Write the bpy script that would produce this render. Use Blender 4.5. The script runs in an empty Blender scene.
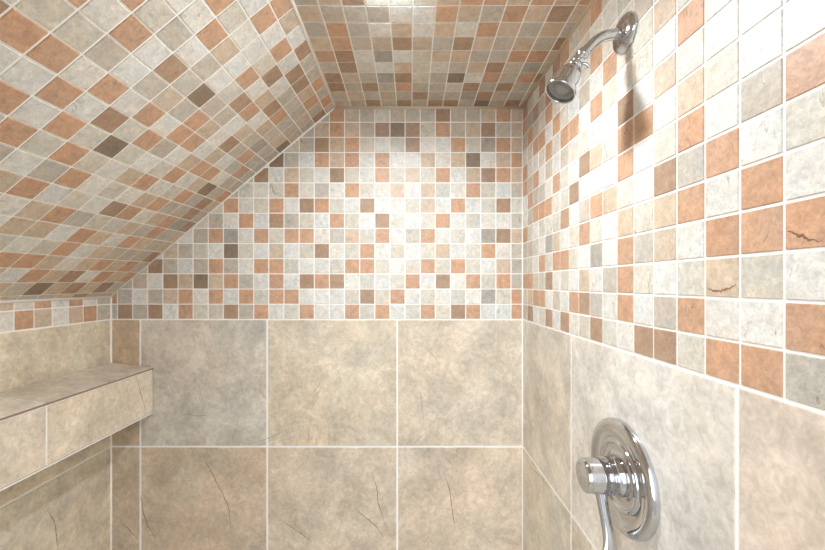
import bpy, bmesh, math, random
from mathutils import Vector, Matrix
random.seed(7)
scene = bpy.context.scene
COL = scene.collection

# ------------------------------------------------------------------ layout (metres; camera eye at the origin, +Y into the shower)
D = 1.3267          # back wall
XR, XL = 0.415, -1.0527
HC = 0.6288         # ceiling
HF = -1.45          # floor
SEAM = -0.1272      # mosaic / large tile joint
P = 0.054           # mosaic pitch
XK, HK = -1.0527, -0.0440      # foot of the slope on the left wall
XC = -0.2547                    # crease slope / ceiling
YF = -0.55          # where the shower ends behind the camera

def lin(c):
    return tuple(((v/255)/12.92 if v/255 <= 0.04045 else ((v/255+0.055)/1.055)**2.4) for v in c)

PAL = {
 'W': (224, 221, 214), 'C': (212, 206, 193), 'G': (197, 188, 175), 'T': (207, 187, 165),
 'O': (203, 163, 134), 'M': (175, 146, 122), 'B': (144, 126, 106), 'D': (174, 168, 158)}

# ------------------------------------------------------------------ materials
def new_mat(name):
    m = bpy.data.materials.new(name); m.use_nodes = True
    nt = m.node_tree
    return m, nt, nt.nodes['Principled BSDF']

def tile_material(name, scale, vein_scale, mottle, rough, bump, fine, vamt, fc=0.2):
    m, nt, b = new_mat(name)
    N, L = nt.nodes.new, nt.links.new
    at = N('ShaderNodeAttribute'); at.attribute_name = 'tint'
    sd = N('ShaderNodeAttribute'); sd.attribute_name = 'seed'
    tc = N('ShaderNodeTexCoord')
    off = N('ShaderNodeVectorMath'); off.operation = 'MULTIPLY_ADD'
    L(sd.outputs['Vector'], off.inputs[0]); off.inputs[1].default_value = (37.0, 53.0, 29.0)
    L(tc.outputs['Object'], off.inputs[2])
    n1 = N('ShaderNodeTexNoise'); n1.inputs['Scale'].default_value = scale
    n1.inputs['Detail'].default_value = 8; n1.inputs['Roughness'].default_value = 0.72; n1.inputs['Distortion'].default_value = 0.35
    L(off.outputs[0], n1.inputs['Vector'])
    r1 = N('ShaderNodeMapRange'); r1.inputs[1].default_value = 0.32; r1.inputs[2].default_value = 0.68
    r1.inputs[3].default_value = 1.0-mottle; r1.inputs[4].default_value = 1.0+mottle*0.75
    L(n1.outputs['Fac'], r1.inputs[0])
    mul = N('ShaderNodeVectorMath'); mul.operation = 'SCALE'
    L(at.outputs['Color'], mul.inputs[0]); L(r1.outputs[0], mul.inputs['Scale'])
    nf = N('ShaderNodeTexNoise'); nf.inputs['Scale'].default_value = fine; nf.inputs['Detail'].default_value = 6; nf.inputs['Roughness'].default_value = 0.7
    nf.inputs['Distortion'].default_value = 1.0
    L(off.outputs[0], nf.inputs['Vector'])
    rf = N('ShaderNodeMapRange'); rf.inputs[1].default_value = 0.3; rf.inputs[2].default_value = 0.7
    rf.inputs[3].default_value = 1-fc; rf.inputs[4].default_value = 1+fc*0.9; L(nf.outputs['Fac'], rf.inputs[0])
    mulf = N('ShaderNodeVectorMath'); mulf.operation = 'SCALE'; L(mul.outputs[0], mulf.inputs[0]); L(rf.outputs[0], mulf.inputs['Scale'])
    mul = mulf
    # warm / cool clouds
    n2 = N('ShaderNodeTexNoise'); n2.inputs['Scale'].default_value = scale*0.45
    n2.inputs['Detail'].default_value = 4; n2.inputs['Distortion'].default_value = 0.3
    L(off.outputs[0], n2.inputs['Vector'])
    cr = N('ShaderNodeValToRGB')
    cr.color_ramp.elements[0].position = 0.36; cr.color_ramp.elements[0].color = (1.03, 0.985, 0.94, 1)
    cr.color_ramp.elements[1].position = 0.62; cr.color_ramp.elements[1].color = (0.985, 1.003, 1.015, 1)
    L(n2.outputs['Fac'], cr.inputs[0])
    m2 = N('ShaderNodeVectorMath'); m2.operation = 'MULTIPLY'
    L(mul.outputs[0], m2.inputs[0]); L(cr.outputs[0], m2.inputs[1])
    # veins: thin lines where a distorted noise crosses its middle, only in places
    n3 = N('ShaderNodeTexNoise'); n3.inputs['Scale'].default_value = vein_scale
    n3.inputs['Detail'].default_value = 5; n3.inputs['Distortion'].default_value = 0.5; n3.inputs['Roughness'].default_value = 0.5
    mp = N('ShaderNodeMapping'); mp.inputs['Scale'].default_value = (1.5, 1.3, 0.55); mp.inputs['Rotation'].default_value = (0.5, 0.35, 0.2)
    L(off.outputs[0], mp.inputs[0]); L(mp.outputs[0], n3.inputs['Vector'])
    s = N('ShaderNodeMath'); s.operation = 'SUBTRACT'; s.inputs[1].default_value = 0.5; L(n3.outputs['Fac'], s.inputs[0])
    a = N('ShaderNodeMath'); a.operation = 'ABSOLUTE'; L(s.outputs[0], a.inputs[0])
    vr = N('ShaderNodeMapRange'); vr.inputs[1].default_value = 0.0; vr.inputs[2].default_value = 0.006
    vr.inputs[3].default_value = 1.0; vr.inputs[4].default_value = 0.0; L(a.outputs[0], vr.inputs[0])
    n4 = N('ShaderNodeTexNoise'); n4.inputs['Scale'].default_value = vein_scale*1.3; L(off.outputs[0], n4.inputs['Vector'])
    gr = N('ShaderNodeMapRange'); gr.inputs[1].default_value = 0.52; gr.inputs[2].default_value = 0.62
    gr.inputs[3].default_value = 0.0; gr.inputs[4].default_value = vamt; L(n4.outputs['Fac'], gr.inputs[0])
    vm = N('ShaderNodeMath'); vm.operation = 'MULTIPLY'; L(vr.outputs[0], vm.inputs[0]); L(gr.outputs[0], vm.inputs[1])
    mx = N('ShaderNodeMix'); mx.data_type = 'RGBA'
    L(vm.outputs[0], mx.inputs['Factor']); L(m2.outputs[0], mx.inputs['A'])
    dk = N('ShaderNodeVectorMath'); dk.operation = 'MULTIPLY'; L(m2.outputs[0], dk.inputs[0]); dk.inputs[1].default_value = (0.38, 0.31, 0.24)
    L(dk.outputs[0], mx.inputs['B'])
    L(mx.outputs['Result'], b.inputs['Base Color'])
    b.inputs['Roughness'].default_value = rough
    b.inputs['Specular IOR Level'].default_value = 0.4
    n5 = N('ShaderNodeTexNoise'); n5.inputs['Scale'].default_value = scale*1.6; n5.inputs['Detail'].default_value = 6
    L(off.outputs[0], n5.inputs['Vector'])
    bp = N('ShaderNodeBump'); bp.inputs['Strength'].default_value = bump; bp.inputs['Distance'].default_value = 0.0015
    L(n5.outputs['Fac'], bp.inputs['Height']); L(bp.outputs[0], b.inputs['Normal'])
    return m

M_MOS = tile_material('mosaic_tile', 50, 14, 0.20, 0.42, 0.5, 170, 0.75, 0.19)
M_BIG = tile_material('stone_tile', 9, 2.6, 0.27, 0.40, 0.5, 55, 0.3)

def plain(name, rgb, rough, metal=0.0, noise=0.05, ns=90):
    m, nt, b = new_mat(name)
    N, L = nt.nodes.new, nt.links.new
    tc = N('ShaderNodeTexCoord'); n = N('ShaderNodeTexNoise'); n.inputs['Scale'].default_value = ns; n.inputs['Detail'].default_value = 4
    L(tc.outputs['Object'], n.inputs['Vector'])
    cr = N('ShaderNodeValToRGB'); c = lin(rgb)
    cr.color_ramp.elements[0].color = tuple(v*(1-noise) for v in c)+(1,)
    cr.color_ramp.elements[1].color = tuple(min(1, v*(1+noise)) for v in c)+(1,)
    L(n.outputs['Fac'], cr.inputs[0]); L(cr.outputs[0], b.inputs['Base Color'])
    b.inputs['Roughness'].default_value = rough; b.inputs['Metallic'].default_value = metal
    return m

M_GROUT = plain('grout', (250, 247, 241), 0.85)
M_CAULK = plain('sealant', (208, 190, 166), 0.6)
M_EDGE = plain('raw_tile_edge', (150, 128, 110), 0.8)
M_CHROME = plain('chrome', (205, 207, 211), 0.07, 1.0, 0.01)
M_FACE = plain('spray_face_plastic', (150, 150, 146), 0.3, 0.2, 0.1, 300)
M_PAINT = plain('painted_board', (225, 220, 210), 0.7)
M_RED = plain('red_dot', (170, 60, 50), 0.4)
M_BLUE = plain('blue_dot', (60, 80, 150), 0.4)

LAMP_W = 60.0
m, nt, b = new_mat('lamp_lens')
b.inputs['Base Color'].default_value = (1, 1, 1, 1)
b.inputs['Emission Color'].default_value = (0.88, 0.94, 1.0, 1); b.inputs['Emission Strength'].default_value = LAMP_W
M_LAMP = m

# ------------------------------------------------------------------ mesh helpers
def link(name, bm, mats, parent=None, smooth=False, recalc=True):
    me = bpy.data.meshes.new(name)
    if recalc: bmesh.ops.recalc_face_normals(bm, faces=bm.faces)
    bm.to_mesh(me); bm.free()
    for mm in (mats if isinstance(mats, (list, tuple)) else [mats]): me.materials.append(mm)
    if smooth:
        for p in me.polygons: p.use_smooth = True
    o = bpy.data.objects.new(name, me); COL.objects.link(o)
    if parent: o.parent = parent
    return o

def clip(poly, a, b, c):
    """keep the part of a convex polygon where a*x + b*y <= c"""
    out = []
    for i in range(len(poly)):
        p, q = poly[i], poly[(i+1) % len(poly)]
        dp, dq = a*p[0]+b*p[1]-c, a*q[0]+b*q[1]-c
        if dp <= 0: out.append(p)
        if (dp < 0 < dq) or (dq < 0 < dp):
            t = dp/(dp-dq); out.append((p[0]+t*(q[0]-p[0]), p[1]+t*(q[1]-p[1])))
    return out

def area(poly):
    return 0.5*sum(poly[i][0]*poly[(i+1) % len(poly)][1]-poly[(i+1) % len(poly)][0]*poly[i][1] for i in range(len(poly)))

def inset(poly, d):
    """shrink a convex polygon by d on every side"""
    if area(poly) < 0: poly = poly[::-1]
    res = list(poly); n = len(poly)
    for i in range(n):
        p, q = poly[i], poly[(i+1) % n]
        ex, ey = q[0]-p[0], q[1]-p[1]; l = math.hypot(ex, ey)
        if l < 1e-7: continue
        nx, ny = ey/l, -ex/l                       # outward normal
        res = clip(res, nx, ny, nx*p[0]+ny*p[1]-d)
        if len(res) < 3: return []
    return res

class Tiled:
    """a tiled surface: grout bed, raised tiles, slab behind, all one mesh. frame maps (s, t, height above bed) to the room"""
    def __init__(self, frame):
        self.bm = bmesh.new(); self.f = frame
        self.tint = self.bm.loops.layers.float_color.new('tint')
        self.seed = self.bm.loops.layers.float_color.new('seed')
    def face(self, pts, mi, tint=(1, 1, 1), seed=(0, 0, 0)):
        vs = [self.bm.verts.new(self.f(*p)) for p in pts]
        f = self.bm.faces.new(vs); f.material_index = mi
        for l in f.loops:
            l[self.tint] = (*tint, 1); l[self.seed] = (*seed, 1)
        return f
    def slab(self, poly, depth):
        n = len(poly)
        self.face([(p[0], p[1], 0) for p in poly], 0)
        self.face([(p[0], p[1], -depth) for p in poly[::-1]], 0)
        for i in range(n):
            p, q = poly[i], poly[(i+1) % n]
            self.face([(p[0], p[1], 0), (p[0], p[1], -depth), (q[0], q[1], -depth), (q[0], q[1], 0)], 0)
    def tile(self, poly, bound, grout, key, mi=1, h=0.0016, ch=0.0009, jit=0.05, tint=None):
        if area(poly) < 0: poly = poly[::-1]
        pl = inset(poly, grout/2)
        for c in bound:
            if len(pl) < 3: return
            pl = clip(pl, *c)
        pl = [p for i, p in enumerate(pl) if math.hypot(p[0]-pl[i-1][0], p[1]-pl[i-1][1]) > 1e-5]
        if len(pl) < 3 or abs(area(pl)) < 8e-6: return
        top = inset(pl, ch)
        if len(top) != len(pl): top = pl
        else:
            # keep the corner order of both rings in step
            k = min(range(len(top)), key=lambda k: (top[k][0]-pl[0][0])**2+(top[k][1]-pl[0][1])**2)
            top = top[k:]+top[:k]
        c = lin(PAL[key]) if tint is None else lin(tint)
        j = 1+random.uniform(-jit, jit); w = random.uniform(-jit, jit)*0.5
        c = (c[0]*j*(1+w), c[1]*j, c[2]*j*(1-w))
        sd = (random.random(), random.random(), random.random())
        self.face([(p[0], p[1], h) for p in top], mi, c, sd)
        if top is not pl:
            n = len(pl)
            for i in range(n):
                a, b2 = pl[i], pl[(i+1) % n]; c1, d1 = top[(i+1) % n], top[i]
                self.face([(a[0], a[1], 0), (b2[0], b2[1], 0), (c1[0], c1[1], h), (d1[0], d1[1], h)], mi, c, sd)
    def crack(self, pts, w, tint=(118, 98, 78), mi=1, h=0.00175):
        pts = smooth_profile([tuple(p) for p in pts], 5); n = len(pts); L_, R_ = [], []
        for i, p in enumerate(pts):
            a, b2 = pts[max(i-1, 0)], pts[min(i+1, n-1)]
            dx, dy = b2[0]-a[0], b2[1]-a[1]; l = math.hypot(dx, dy) or 1
            j = random.uniform(-1, 1)*w*0.4
            ww = w*0.5*(0.25+0.75*math.sin(math.pi*i/(n-1)))*random.uniform(0.6, 1.3)
            q = (p[0]-dy/l*j, p[1]+dx/l*j)
            L_.append((q[0]-dy/l*ww, q[1]+dx/l*ww, h)); R_.append((q[0]+dy/l*ww, q[1]-dx/l*ww, h))
        for i in range(n-1):
            self.face([L_[i], R_[i], R_[i+1], L_[i+1]], mi, lin(tint), (0.3, 0.3, 0.3))
    def done(self, name, mats, parent=None, kind='structure'):
        o = link(name, self.bm, mats, parent, recalc=False)
        if kind: o['kind'] = kind
        return o

def box(bm, lo, hi):
    v = [bm.verts.new((x, y, z)) for x in (lo[0], hi[0]) for y in (lo[1], hi[1]) for z in (lo[2], hi[2])]
    for q in ((0, 1, 3, 2), (4, 6, 7, 5), (0, 4, 5, 1), (2, 3, 7, 6), (0, 2, 6, 4), (1, 5, 7, 3)): bm.faces.new([v[i] for i in q])

def sweep(bm, pts, radii, segs=32, cap=True):
    pts = [Vector(p) for p in pts]; rings = []
    t0 = (pts[1]-pts[0]).normalized(); up = Vector((0, 1, 0)) if abs(t0.y) < 0.9 else Vector((1, 0, 0))
    nrm = t0.cross(up).normalized()
    for i, p in enumerate(pts):
        t = (pts[min(i+1, len(pts)-1)]-pts[max(i-1, 0)])
        t = t.normalized() if t.length > 1e-9 else t0
        nrm = (nrm - t*nrm.dot(t)).normalized(); bn = t.cross(nrm)
        r = radii[i]; rx, ry = r if isinstance(r, tuple) else (r, r)
        rings.append([bm.verts.new(p+nrm*(rx*math.cos(2*math.pi*k/segs))+bn*(ry*math.sin(2*math.pi*k/segs))) for k in range(segs)])
    for a, b2 in zip(rings, rings[1:]):
        for k in range(segs): bm.faces.new((a[k], a[(k+1) % segs], b2[(k+1) % segs], b2[k]))
    if cap:
        bm.faces.new(rings[0][::-1]); bm.faces.new(rings[-1])

def lathe(bm, origin, axis, prof, segs=48):
    """prof: (radius, distance along axis)"""
    o = Vector(origin); ax = Vector(axis).normalized()
    u = ax.cross(Vector((0, 1, 0)) if abs(ax.y) < 0.9 else Vector((1, 0, 0))).normalized(); v = ax.cross(u)
    rings = []
    for r, d in prof:
        if r < 1e-6: rings.append([bm.verts.new(o+ax*d)])
        else: rings.append([bm.verts.new(o+ax*d+u*(r*math.cos(2*math.pi*k/segs))+v*(r*math.sin(2*math.pi*k/segs))) for k in range(segs)])
    for a, b2 in zip(rings, rings[1:]):
        for k in range(segs):
            k2 = (k+1) % segs
            if len(a) == 1 and len(b2) == 1: continue
            if len(a) == 1: bm.faces.new((a[0], b2[k2], b2[k]))
            elif len(b2) == 1: bm.faces.new((a[k], a[k2], b2[0]))
            else: bm.faces.new((a[k], a[k2], b2[k2], b2[k]))

def smooth_profile(pts, n=4):
    """Catmull-Rom refine"""
    out = []
    for i in range(len(pts)-1):
        p0, p1, p2, p3 = pts[max(i-1, 0)], pts[i], pts[i+1], pts[min(i+2, len(pts)-1)]
        for k in range(n):
            t = k/n
            out.append(tuple(0.5*((2*b1)+(-a1+c1)*t+(2*a1-5*b1+4*c1-d1)*t*t+(-a1+3*b1-3*c1+d1)*t**3) for a1, b1, c1, d1 in zip(p0, p1, p2, p3)))
    out.append(tuple(pts[-1])); return out

GM, GB = 0.0035, 0.0062      # grout widths
HSL = math.atan2(HC-HK, XC-XK)

# ------------------------------------------------------------------ back wall (s = x, t = z)
BACK = [
"GMGMWOCCMGOWCOWWOCOWCOCMOWWO",
"OGWGTOWOWOCOOWWWCMCOWCWCWDCO",
"-GGWMTBTOGWOWMOMWCWCOWMWOCOG",
"--GMGWGOGWOOCWWCOOCWCOCOCWTG",
"---WTGCWBCWTWCMWCOWCWCTWCOWG",
"----WWGODWOCOOWGTCOWGOWCWDMT",
"-----CCGWOWMGCWOCWMCWCOWCWWG",
"------CCOWCOWMOCWMWWCTWOWCMC",
"--------GCWCOWGWOCWTWTCWOCWG",
"---------GMWTCWMCWOCTCOWTMOT",
"----------WBGWOTOWOWWTWTBWTO",
"-----------GCGMTOCWCMWWOCDOT",
"-------------GTOTGMBMCOGTMGT",
"-------------GGOGGCGGGMGGTOT"]
sl = (HC-HK)/(XC-XK)
bound_slope = (-sl, 1.0, HK-0.003-sl*XK)              # z <= HK + sl (x - XK)
bt = Tiled(lambda s, t, h: Vector((s, D-h, t)))
bt.slab([(XL-0.03, HF-0.03), (XR+0.03, HF-0.03), (XR+0.03, HC+0.03), (XC-0.02, HC+0.03), (XL-0.03, HK+0.02)], 0.08)
x26 = (511.0-406.5)/280.7
pb = 15.13/280.7
for r, row in enumerate(BACK):
    z0, z1 = SEAM+P*r, SEAM+P*(r+1)
    for n in range(28):
        xa, xb = x26-(27-n)*pb, x26-(26-n)*pb
        k = row[n]
        if k == '-': k = 'G'
        xa = max(xa, XL+0.001)
        bt.tile([(xa, z0), (xb, z0), (xb, z1), (xa, z1)],
                [bound_slope, (0, 1, HC-0.006), (1, 0, XR-0.004), (-1, 0, -XL-0.004)], GM, k)
bxs = [XL, -0.9475, -0.4960, -0.0329, XR]
zr = [SEAM, -0.5807, -1.0370, HF]
BT = {(0, 0): (201, 179, 153), (0, 1): (208, 200, 187), (0, 2): (218, 204, 182), (0, 3): (217, 203, 183),
      (1, 0): (199, 181, 159), (1, 1): (207, 189, 167), (1, 2): (213, 196, 175), (1, 3): (213, 198, 179),
      (2, 0): (209, 193, 173), (2, 1): (209, 193, 173), (2, 2): (209, 193, 173), (2, 3): (209, 193, 173)}
for r in range(3):
    for c in range(4):
        bt.tile([(bxs[c], zr[r+1]), (bxs[c+1], zr[r+1]), (bxs[c+1], zr[r]), (bxs[c], zr[r])],
                [(1, 0, XR-0.004), (-1, 0, -XL-0.004)], GB, 'C', mi=2, tint=BT[(r, c)], jit=0.01, ch=0.0012)
def bpx(*pp): return [((x-406.5)/280.7, (283.5-y)/280.7) for x, y in pp]      # where the cracks run on the back wall
for pp in (((201.8, 450), (207, 462.7), (214.5, 477), (221.8, 491.8), (228.4, 506.4), (231, 528)), ((371, 471), (377, 489), (378, 502), (386.5, 528)),
           ((443, 471), (449.7, 491), (452, 510.6), (455.4, 528)), ((354, 507), (364, 516), (376, 526), (384, 538)), ((281, 519), (298, 531), (312, 541)),
           ((120, 521), (130, 530), (138, 539)), ((141, 495), (146, 520), (156, 538))):
    bt.crack(bpx(*pp), 0.0028, (138, 116, 92), 2)
for pp in (((419, 384), (422, 404), (423.5, 419)), ((412, 446), (419, 438), (427, 432)), ((305, 402), (317, 388), (321, 381)), ((260, 441), (273, 436), (283, 431)),
           ((425, 348), (434, 356), (440, 367)), ((179, 416.5), (187, 414), (197, 416), (208, 414.5))):
    bt.crack(bpx(*pp), 0.0018, (160, 142, 118), 2)
for pp in (((394, 337), (380, 348), (366, 358), (354, 368)), ((318, 418), (300, 428), (285, 438), (270, 442)), ((465, 345), (472, 358), (480, 368))):
    bt.crack(bpx(*pp), 0.0050, (212, 206, 196), 2)
bt.done('wall_back', [M_GROUT, M_MOS, M_BIG])

# ------------------------------------------------------------------ right wall (s = y, t = z)
RIGHT = [
"GMWCMWMWCMCWMMCOOG", "CTOOWGWOMGWOWGOWWO", "OOCCMWCWTWGOCWCTCW", "CCWOCOOCWDWOGTWOOO",
"GGCWDTWCOCWTCTOWOW", "OCWCWCMWGOTCWMGOWC", "WGOOOWCMWWWOWCOWGO", "WOGGWOCWMTCOOWTCWW",
"OTOWGWGCCWWMWTCWWW", "OWWCOCOOWOCWCWOWWW", "WCOOWOCWGWOCCTCWWW", "GOGCOCWWCOCCGWWWWW",
"ODMGMCCCCWWCWWWWWW", "MGCMCMOCTOCCWWWWWW"]
rt = Tiled(lambda s, t, h: Vector((XR-h, s, t)))
rt.slab([(D, HF), (D, HC), (YF, HC), (YF, HF)], 0.08)
for r in range(14):
    z0, z1 = SEAM+P*r, SEAM+P*(r+1)
    for k in range(35):
        key = RIGHT[r][k] if k < 18 else random.choice('WWWCCGOOTM')
        ya, yb = D-P*(k+1), D-P*k
        rt.tile([(ya, z0), (yb, z0), (yb, z1), (ya, z1)], [(0, 1, HC-0.006), (1, 0, D-0.004), (-1, 0, -YF)], GM, key)
ys = [D, 0.9366, 0.4670, 0.010, -0.446, YF]
RT = [(213, 204, 189), (222, 215, 205), (221, 207, 193), (217, 205, 191), (217, 205, 191)]
for r in range(3):
    for c in range(5):
        rt.tile([(ys[c+1], zr[r+1]), (ys[c], zr[r+1]), (ys[c], zr[r]), (ys[c+1], zr[r])], [(1, 0, D-0.004)], GB, 'C', mi=2,
                tint=RT[c] if r == 0 else (213, 202, 183), jit=0.01, ch=0.0012)
def rpx(*pp):
    out = []
    for x, y in pp:
        Y = 372.4*XR/(x-406.5); out.append((Y, (283.5-y)*Y/372.4))
    return out
rt.crack(rpx((708, 287.5), (714, 290.5), (722, 291), (731, 288), (738, 284)), 0.0030, (150, 108, 80))
rt.crack(rpx((789, 231), (796, 234.5), (804, 236), (812, 240), (824, 242)), 0.0030, (140, 104, 84))
rt.crack(rpx((528, 461), (534, 470), (542, 478), (548, 487)), 0.0022, (150, 128, 104), 2)
rt.crack(rpx((531, 350), (536, 366), (536, 380)), 0.0018, (160, 142, 118), 2)
rt.done('wall_right', [M_GROUT, M_MOS, M_BIG])

# ------------------------------------------------------------------ left wall
lt = Tiled(lambda s, t, h: Vector((XL+h, s, t)))
lt.slab([(D, HF), (YF, HF), (YF, HK+0.02), (D, HK+0.02)], 0.08)
LEFT0 = "GOTWTOWWOTCWOWCT"
LEFT1 = "GWOWOWTWOWCWOWCT"
for k in range(35):
    ya, yb = 1.3195-0.0535*(k+1), 1.3195-0.0535*k
    key = LEFT0[k] if k < 16 else random.choice('WWCGOTM'); key1 = LEFT1[k] if k < 16 else random.choice('WWCGOTM')
    if k == 0: yb = D
    for z0, z1, kk in ((SEAM, SEAM+P, key), (SEAM+P, SEAM+2*P, key1)):
        lt.tile([(ya, z0), (ya, z1), (yb, z1), (yb, z0)], [(0, 1, HK-0.008), (1, 0, D-0.004), (-1, 0, -YF)], GM, kk)
ysl = [D, 0.8700, 0.414, -0.042, YF]
for r in range(3):
    for c in range(4):
        lt.tile([(ysl[c+1], zr[r+1]), (ysl[c], zr[r+1]), (ysl[c], zr[r]), (ysl[c+1], zr[r])], [(1, 0, D-0.004)], GB, 'C', mi=2,
                tint=(225, 212, 189) if r == 0 else (222, 211, 192), jit=0.01, ch=0.0012)
def lpx(*pp):
    out = []
    for x, y in pp:
        Y = 372.4*XL/(x-406.5); out.append((Y, (283.5-y)*Y/372.4))
    return out
lt.crack(lpx((47, 510), (51, 517), (54.5, 524.5), (56, 538), (57.5, 549)), 0.0028, (150, 128, 102), 2)
lt.done('wall_left', [M_GROUT, M_MOS, M_BIG])

# ------------------------------------------------------------------ flat ceiling (s = x, t = y)
CEIL = ["GGMGMGMMGBGMT", "GTGTGMGGDMGGT", "MGMGOGGCMGMGG", "MTGDMCGBWOGOM", "GMCWTCCGTMGDT", "OMWDWCTTGGOOT",
        "TOGTMTGMTGTGM", "GOGWTWTWOTGTG", "TGGGWWOTGOTMT", "GTMWWCTOOTOTO"]
ct = Tiled(lambda s, t, h: Vector((s, t, HC-h)))
ct.slab([(XC, YF), (XC, D), (XR, D), (XR, YF)], 0.08)
ty = [D]+[1.2735-P*j for j in range(34)]
def fan(x, y): return x-(1.31-y)*(0.0117+0.0444*x)
cx = [XC-0.02]+[0.3435-P*k for k in range(11, -1, -1)]+[0.3975, 0.4515, 0.5055]
for j in range(len(ty)-1):
    for c in range(len(cx)-1):
        key = CEIL[j][c] if (j < len(CEIL) and c < 13) else random.choice('GGTTCOMW')
        if c == 0: continue
        y1, y0 = ty[j], ty[j+1]
        c0 = c-1
        key = CEIL[j][c0] if (j < len(CEIL) and c0 < 13) else random.choice('GGTTCOMW')
        xa, xb = cx[c], cx[c+1]
        ct.tile([(fan(xa, y0), y0), (fan(xb, y0), y0), (fan(xb, y1), y1), (fan(xa, y1), y1)],
                [(1, 0, XR-0.005), (-1, 0, -XC-0.003), (0, 1, D-0.006), (0, -1, -YF)], GM, key)
ct.done('ceiling', [M_GROUT, M_MOS])

# ------------------------------------------------------------------ sloped ceiling (s = u up the slope, t = y)
SLOPE = [
"TTMTGGTTGTCW", "GMTMTBGTTTCO", "OTOWMTOWTCGT", "GOTOTWTOOCWO", "MGGGTWOCWCOT", "TGTOWTOWTTWC", "TGOGTCCGOTWO",
"MDOTWOMWCWOT", "GMGGOTWCWOGWG", "TMGOCWOTWCOCOG", "OGBTWOCWCBCOWO", "GGWOOTWGOCMWOWW", "GOGWTWOOWOWOWOOM",
"GGOGMWTOGTGWGCC", "GGDGTWGGBGMWOWO", "BTGTWOMCWGWGCOW", "TGGOMTWOWTOWWCO", "GTGGGWMCWWCOWCW", "MGOTMMWOWOWWCOW", "GOGOGGMWTOWWCTW"]
U = math.hypot(XC-XK, HC-HK); ux, uz = (XC-XK)/U, (HC-HK)/U
nx_, nz_ = uz, -ux                       # into the room
us = [0.0, 0.0213]+[0.950-0.0546*k for k in range(16, -1, -1)]+[1.0046, 1.06]
st = Tiled(lambda s, t, h: Vector((XK+ux*s+nx_*h, t, HK+uz*s+nz_*h)))
st.slab([(-0.02, D), (-0.02, YF), (U, YF), (U, D)], 0.06)
sy = [D]+[1.2755-0.0546*j for j in range(34)]
def sfan(u, y): return u-0.013*(D-y)*min(1.0, u/0.7)-0.003*min(1.0, (D-y)/0.3), y+0.006*u
for i in range(len(us)-1):
    for j in range(len(sy)-1):
        row = SLOPE[i] if i < len(SLOPE) else ''
        key = row[j] if j < len(row) else random.choice('WWGCCTOOM')
        q = [sfan(us[i], sy[j+1]), sfan(us[i+1], sy[j+1]), sfan(us[i+1], sy[j]), sfan(us[i], sy[j])]
        st.tile(q, [(1, 0, U-0.004), (-1, 0, -0.002), (0, 1, D-0.006), (0, -1, -YF)], GM, key)
so = st.done('ceiling_sloped', [M_GROUT, M_MOS])

# ------------------------------------------------------------------ floor and the wall strips behind the camera
ft = Tiled(lambda s, t, h: Vector((s, t, HF+h)))
ft.slab([(XL-0.1, YF), (XR+0.1, YF), (XR+0.1, D+0.1), (XL-0.1, D+0.1)], 0.08)
for a in range(28):
    for b2 in range(36):
        x0, y0 = XL+P*a, YF+P*b2
        ft.tile([(x0, y0), (x0+P, y0), (x0+P, y0+P), (x0, y0+P)], [(1, 0, XR-0.003), (0, 1, D-0.003)], GM, random.choice('CCWCTW'))
ft.done('floor', [M_GROUT, M_MOS])

# sealant beads in the corners
def bead(n, pts, r, m=M_CAULK):
    bm = bmesh.new(); sweep(bm, pts, [r]*len(pts), 12)
    o = link('trim_%d' % n, bm, m, smooth=True); o['kind'] = 'structure'
bead(1, [(XC, D-0.001, HC-0.001), (XR, D-0.001, HC-0.001)], 0.0075)
bead(2, [(XR-0.001, YF, HC-0.001), (XR-0.001, D, HC-0.001)], 0.0060)
bead(3, [(XK, D-0.001, HK+0.001), (XC-0.03, D-0.001, HC-0.027), (XC-0.004, D-0.001, HC-0.004)], 0.0048, M_GROUT)
bead(4, [(XL+0.001, YF, HK-0.004), (XL+0.001, D, HK-0.004)], 0.0045, M_GROUT)
bead(5, [(XR-0.001, D-0.001, HF), (XR-0.001, D-0.001, HC)], 0.0035, M_GROUT)
bead(6, [(XL+0.001, D-0.001, HF), (XL+0.001, D-0.001, HK)], 0.0045, M_GROUT)
bead(7, [(XC, YF, HC-0.001), (XC, D, HC-0.001)], 0.0048, M_GROUT)

# ------------------------------------------------------------------ tiled ledge on the left wall
def empty(name, loc, label, cat, group=None):
    o = bpy.data.objects.new(name, None); COL.objects.link(o); o.location = loc; o.empty_display_size = 0.05
    o['label'] = label; o['category'] = cat
    if group: o['group'] = group
    return o
def under(o, parent):
    o.parent = parent; o.matrix_parent_inverse = Matrix.Translation(-parent.location)
    return o

XS, ZT, ZI, ZB = -0.9013, -0.2975, -0.2797, -0.4635
ledge = empty('shower_ledge', (XL+0.002, 0.4, ZB), 'long ledge clad in beige stone tile, jutting from the wall below the sloped ceiling', 'shelf')
sw = XS-XL; a_s = math.atan2(ZI-ZT, sw)
X0 = XL+0.0035; yend = D-0.0035
# core with the top sloping towards the front
tt = Tiled(lambda s, t, h: Vector((XL+s, t, ZI-(ZI-ZT)*s/sw+h-0.0016)))
tt.slab([(0.0035, YF), (sw-0.004, YF), (sw-0.004, yend), (0.0035, yend)], 0.010)
ysf = [D+0.0, 0.9336, 0.4776, 0.0216, YF]
TC = [(211, 201, 187), (219, 210, 197), (215, 203, 187), (215, 203, 187)]
for c in range(4):
    tt.tile([(0.0035, ysf[c+1]), (sw+0.004, ysf[c+1]), (sw+0.004, ysf[c]), (0.0035, ysf[c])], [(0, 1, yend), (1, 0, sw+0.0015)], 0.004, 'C', mi=1, tint=TC[c], jit=0.01)
under(tt.done('ledge_top', [M_GROUT, M_BIG], kind=None), ledge)
fr = Tiled(lambda s, t, h: Vector((XS-0.0016+h, s, t)))
fr.slab([(YF, ZB+0.0085), (YF, ZT-0.0072), (yend, ZT-0.0072), (yend, ZB+0.0085)], 0.012)
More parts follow.
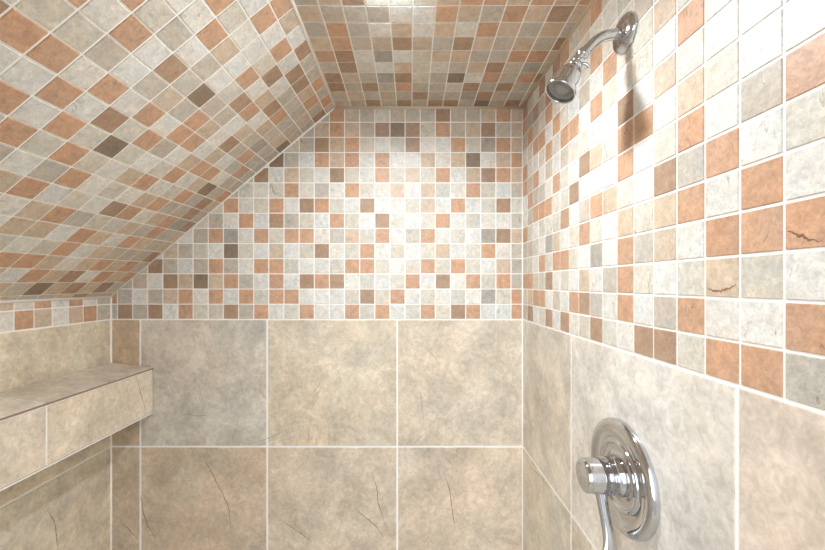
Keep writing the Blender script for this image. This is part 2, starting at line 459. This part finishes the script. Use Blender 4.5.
FC = [(229, 214, 193), (230, 218, 201), (227, 212, 191), (227, 212, 191)]
for c in range(4):
    fr.tile([(ysf[c+1], ZB+0.006), (ysf[c], ZB+0.006), (ysf[c], ZT-0.008), (ysf[c+1], ZT-0.008)], [(1, 0, yend)], 0.005, 'C', mi=1, tint=FC[c], jit=0.01)
fr.crack([(372.4*XS/(x-406.5), (283.5-y)*(372.4*XS/(x-406.5))/372.4) for x, y in ((136.4, 377), (139, 387), (142, 398), (146, 411))], 0.0026, (140, 118, 96))
under(fr.done('front_panel', [M_GROUT, M_BIG], kind=None), ledge)
bm = bmesh.new(); box(bm, (XS-0.0038, YF, ZT-0.0070), (XS+0.0008, yend, ZT-0.0010))
e = under(link('raw_edge', bm, M_EDGE), ledge); e['label'] = 'unglazed brown tile edge'
bm = bmesh.new(); box(bm, (X0, YF, ZB+0.0075), (XS-0.0140, yend, ZI-0.034))
under(link('ledge_core', bm, M_GROUT), ledge)
ut = Tiled(lambda s, t, h: Vector((s, t, ZB+0.0075-h)))
ut.slab([(X0, YF), (X0, yend), (XS-0.001, yend), (XS-0.001, YF)], 0.002)
for k in range(35):
    ya, yb = yend-P*(k+1), yend-P*k
    for q in range(3):
        xa, xb = XS-P*(q+1), XS-P*q+0.001
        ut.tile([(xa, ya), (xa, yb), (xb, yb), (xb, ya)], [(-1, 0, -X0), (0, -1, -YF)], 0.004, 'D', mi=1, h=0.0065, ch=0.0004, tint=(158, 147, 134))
under(ut.done('underside_tiles', [M_GROUT, M_MOS], kind=None), ledge)
bm = bmesh.new(); box(bm, (X0, YF, ZB+0.0018), (XS-0.0004, yend, ZB+0.0056))
under(link('grout_bed', bm, M_GROUT), ledge)

# ------------------------------------------------------------------ shower head on its arm
YH = 0.700
sh = empty('wall_mounted_shower', (XR, YH, 0.470), 'chrome shower head on a curved arm above the mosaic wall', 'shower head')
bm = bmesh.new()
lathe(bm, (XR-0.0016, YH, 0.470), (-1, 0, 0), smooth_profile([(0.0340, -0.0005), (0.0345, 0.0030), (0.0335, 0.0065), (0.0300, 0.0100), (0.0240, 0.0130), (0.0170, 0.0150), (0.0120, 0.0165), (0.0, 0.0170)], 3), 64)
under(link('wall_flange', bm, M_CHROME, smooth=True), sh)
path = smooth_profile([(XR-0.010, YH, 0.4695), (0.392, YH, 0.4685), (0.372, YH, 0.4645), (0.356, YH, 0.4555), (0.343, YH, 0.4425), (0.334, YH-0.001, 0.4315)], 6)
bm = bmesh.new(); sweep(bm, path, [0.0098]*len(path), 32)
under(link('shower_arm', bm, M_CHROME, smooth=True), sh)
p0 = Vector((0.336, YH-0.001, 0.434)); d0 = Vector((-0.66, -0.03, -0.75)).normalized()
bm = bmesh.new()
lathe(bm, p0, d0, [(0.0, 0), (0.0115, 0), (0.0128, 0.0015), (0.0128, 0.0045), (0.0118, 0.006), (0.0128, 0.0075), (0.0132, 0.0105), (0.0118, 0.013), (0.0085, 0.0145), (0.0080, 0.0175), (0.0, 0.0175)], 40)
under(link('coupling_nut', bm, M_CHROME, smooth=True), sh)
pb_ = p0+d0*0.022
bm = bmesh.new(); bmesh.ops.create_uvsphere(bm, u_segments=32, v_segments=20, radius=0.0118, matrix=Matrix.Translation(pb_))
under(link('swivel_ball', bm, M_CHROME, smooth=True), sh)
# pivot screw on the swivel
bm = bmesh.new(); lathe(bm, pb_+Vector((0, -0.0095, 0.0)), (0, -1, 0), [(0, 0), (0.0042, 0), (0.0042, 0.003), (0.0030, 0.0040), (0.0028, 0.0030), (0.0, 0.0028)], 24)
under(link('pivot_screw', bm, M_CHROME, smooth=True), sh)
dh = Vector((-0.50, -0.06, -0.86)).normalized()
ph = pb_+dh*0.004
bm = bmesh.new()
prof = [(0.0095, 0.0), (0.0120, 0.0035), (0.0125, 0.0075), (0.0115, 0.0100), (0.0150, 0.0125), (0.0200, 0.0185), (0.0235, 0.0270), (0.0252, 0.0370), (0.0268, 0.0445), (0.0284, 0.0490), (0.0288, 0.0530), (0.0278, 0.0552), (0.0262, 0.0548), (0.0256, 0.0515), (0.0252, 0.0490)]
lathe(bm, ph, dh, smooth_profile([(r_*1.03, d_*1.22) for r_, d_ in prof], 3), 64)
under(link('head_shell', bm, M_CHROME, smooth=True), sh)
bm = bmesh.new()
lathe(bm, ph+dh*0.0112, dh, smooth_profile([(0.0260, 0.0485), (0.0240, 0.0500), (0.0205, 0.0480), (0.0185, 0.0455), (0.0160, 0.0470), (0.0130, 0.0495), (0.0080, 0.0505), (0.0, 0.0508)], 3), 64)
fp = under(link('spray_face', bm, M_FACE, smooth=True), sh)
bm = bmesh.new()
uu = dh.cross(Vector((0, 1, 0))).normalized(); vv = dh.cross(uu)
for ring, n, dd in ((0.0215, 24, 0.0604), (0.0100, 10, 0.0614)):
    for k in range(n):
        a = 2*math.pi*k/n; c = ph+dh*(dd-0.0006)+uu*(ring*math.cos(a))+vv*(ring*math.sin(a))
        lathe(bm, c, dh, [(0.0012, 0), (0.0010, 0.0016), (0.0, 0.0016)], 8)
nz = link('nozzles', bm, M_FACE, smooth=True); nz.parent = fp; nz['kind'] = 'stuff'
# small diverter lever beside the neck
bm = bmesh.new()
sweep(bm, smooth_profile([tuple(ph+Vector((0.009, -0.004, -0.004))), tuple(ph+Vector((0.0165, -0.006, -0.0075))), tuple(ph+Vector((0.019, -0.006, -0.013)))], 4), [0.0028]*9, 16)
under(link('tilt_lever', bm, M_CHROME, smooth=True), sh)

# ------------------------------------------------------------------ shower valve
YV, ZV = 0.7105, -0.3660
vo = empty('shower_valve', (XR, YV, ZV), 'round chrome shower valve plate with lever handle on a beige stone tile', 'shower valve')
bm = bmesh.new()
prof = [(0.1045, -0.0005), (0.1048, 0.0040), (0.1035, 0.0090), (0.0995, 0.0130), (0.0935, 0.0148), (0.0880, 0.0140), (0.0800, 0.0115), (0.0700, 0.0100),
        (0.0655, 0.0102), (0.0635, 0.0130), (0.0605, 0.0138), (0.0580, 0.0125), (0.0555, 0.0095), (0.0460, 0.0085), (0.0420, 0.0100), (0.0360, 0.0110), (0.0, 0.0110)]
lathe(bm, (XR-0.0016, YV, ZV), (-1, 0, 0), smooth_profile(prof, 4), 96)
esc = under(link('escutcheon', bm, M_CHROME, smooth=True), vo)
bm = bmesh.new()
lathe(bm, (XR-0.0016, YV, ZV), (-1, 0, 0), smooth_profile([(0.0375, 0.0085), (0.0370, 0.0150), (0.0350, 0.0200), (0.0335, 0.0260), (0.0335, 0.0330), (0.0315, 0.0355), (0.0, 0.0360)], 4), 64)
under(link('collar', bm, M_CHROME, smooth=True), vo)
bm = bmesh.new()
lathe(bm, (XR-0.0016, YV, ZV), (-1, 0, 0), smooth_profile([(0.0285, 0.0355), (0.0285, 0.0390), (0.0295, 0.0405), (0.0310, 0.0412)], 2)+smooth_profile([(0.0316, 0.0420), (0.0320, 0.0500), (0.0316, 0.0640), (0.0308, 0.0725), (0.0290, 0.0765), (0.0255, 0.0785), (0.0, 0.0792)], 4), 64)
kn = under(link('handle_hub', bm, M_CHROME, smooth=True), vo)
lv = smooth_profile([(0.3690, YV-0.003, ZV-0.020), (0.3695, YV-0.006, ZV-0.040), (0.3715, YV-0.010, ZV-0.062), (0.3745, YV-0.015, ZV-0.088), (0.3765, YV-0.020, ZV-0.112), (0.3750, YV-0.023, ZV-0.132), (0.3720, YV-0.025, ZV-0.146)], 5)
n = len(lv); rad = []
for i in range(n):
    t = i/(n-1)
    w = 0.0120-0.0030*math.sin(math.pi*min(1, t*1.25))+0.0018*t; th = 0.0085-0.0030*t
    if t > 0.93: k = math.sqrt(max(0.02, 1-((t-0.93)/0.07)**2)); w *= k; th *= k
    rad.append((w, th))
bm = bmesh.new(); sweep(bm, lv, rad, 32)
under(link('lever', bm, M_CHROME, smooth=True), vo)

# ------------------------------------------------------------------ lamp in the ceiling just above the frame
lamp = empty('ceiling_lamp', (-0.03, 0.745, HC), 'small round lamp glowing in the flat tiled ceiling', 'ceiling lamp')
bm = bmesh.new(); lathe(bm, (-0.03, 0.745, HC-0.0012), (0, 0, -1), smooth_profile([(0.056, 0), (0.0555, 0.004), (0.051, 0.0065), (0.047, 0.0050), (0.046, 0.0)], 3), 48)
under(link('trim_ring', bm, M_PAINT, smooth=True), lamp)
bm = bmesh.new(); lathe(bm, (-0.03, 0.745, HC-0.0014), (0, 0, -1), [(0.0455, 0.0)]+[(0.0455*math.cos(a*math.pi/16), 0.002+0.020*math.sin(a*math.pi/16)) for a in range(0, 8)]+[(0, 0.022)], 48)
under(link('lamp_lens', bm, M_LAMP, smooth=True), lamp)

la = bpy.data.lights.new('lamp_light', 'AREA'); la.shape = 'DISK'; la.size = 0.075; la.energy = 2.8; la.spread = math.radians(162); la.color = (0.88, 0.945, 1.0)
lo = bpy.data.objects.new('lamp_light', la); COL.objects.link(lo); lo.location = (-0.03, 0.745, HC-0.026)   # faces straight down

# ------------------------------------------------------------------ light from the room behind the camera, camera, view
w = bpy.data.worlds.new('World'); scene.world = w; w.use_nodes = True
wn = w.node_tree; bg = wn.nodes['Background']
WN, WL = wn.nodes.new, wn.links.new
def mth(op, a, b2=None, clampit=False):
    n = WN('ShaderNodeMath'); n.operation = op; n.use_clamp = clampit
    for i, v in enumerate((a, b2)):
        if v is None: continue
        if isinstance(v, (int, float)): n.inputs[i].default_value = v
        else: WL(v, n.inputs[i])
    return n.outputs[0]
tc = WN('ShaderNodeTexCoord'); sx = WN('ShaderNodeSeparateXYZ'); WL(tc.outputs['Generated'], sx.inputs[0])
ny = mth('MAXIMUM', mth('MULTIPLY', sx.outputs['Y'], -1.0), 0.02)
uu_ = mth('DIVIDE', sx.outputs['X'], ny); vv_ = mth('DIVIDE', sx.outputs['Z'], ny)
def inside(v, c, half, soft):      # 1 inside c +- half with soft edges
    return mth('DIVIDE', mth('SUBTRACT', half, mth('ABSOLUTE', mth('SUBTRACT', v, c))), soft, True)
bright_patch = mth('MULTIPLY', inside(uu_, -0.75, 0.60, 0.10), inside(vv_, 0.22, 0.52, 0.08))  # unseen bright rectangle, added to brighten the right wall and the chrome reflections
mr = WN('ShaderNodeMapRange'); mr.inputs[1].default_value = -1; mr.inputs[2].default_value = 1; WL(sx.outputs['Z'], mr.inputs[0])
cr = WN('ShaderNodeValToRGB'); WL(mr.outputs[0], cr.inputs[0])
cr.color_ramp.elements[0].position = 0.38; cr.color_ramp.elements[0].color = (0.27, 0.28, 0.29, 1)
cr.color_ramp.elements[1].position = 0.58; cr.color_ramp.elements[1].color = (0.70, 0.76, 0.82, 1)
mx = WN('ShaderNodeMix'); mx.data_type = 'RGBA'; WL(bright_patch, mx.inputs['Factor']); WL(cr.outputs[0], mx.inputs['A']); mx.inputs['B'].default_value = (2.0, 2.15, 2.3, 1)
WL(mx.outputs['Result'], bg.inputs['Color']); bg.inputs['Strength'].default_value = 1.0

cam = bpy.data.cameras.new('camera'); co = bpy.data.objects.new('camera', cam); COL.objects.link(co)
cam.sensor_width = 36.0; cam.sensor_fit = 'HORIZONTAL'; cam.lens = 372.4/825*36
cam.shift_x = (412.5-406.5)/825; cam.shift_y = (283.5-275)/825
co.location = (0, 0, 0); co.rotation_euler = (math.pi/2, 0, 0)
cam.clip_start = 0.01
scene.camera = co
vs = scene.view_settings
vs.view_transform = 'Standard'; vs.look = 'None'; vs.gamma = 1.0; vs.use_curve_mapping = False; vs.exposure = 1.15
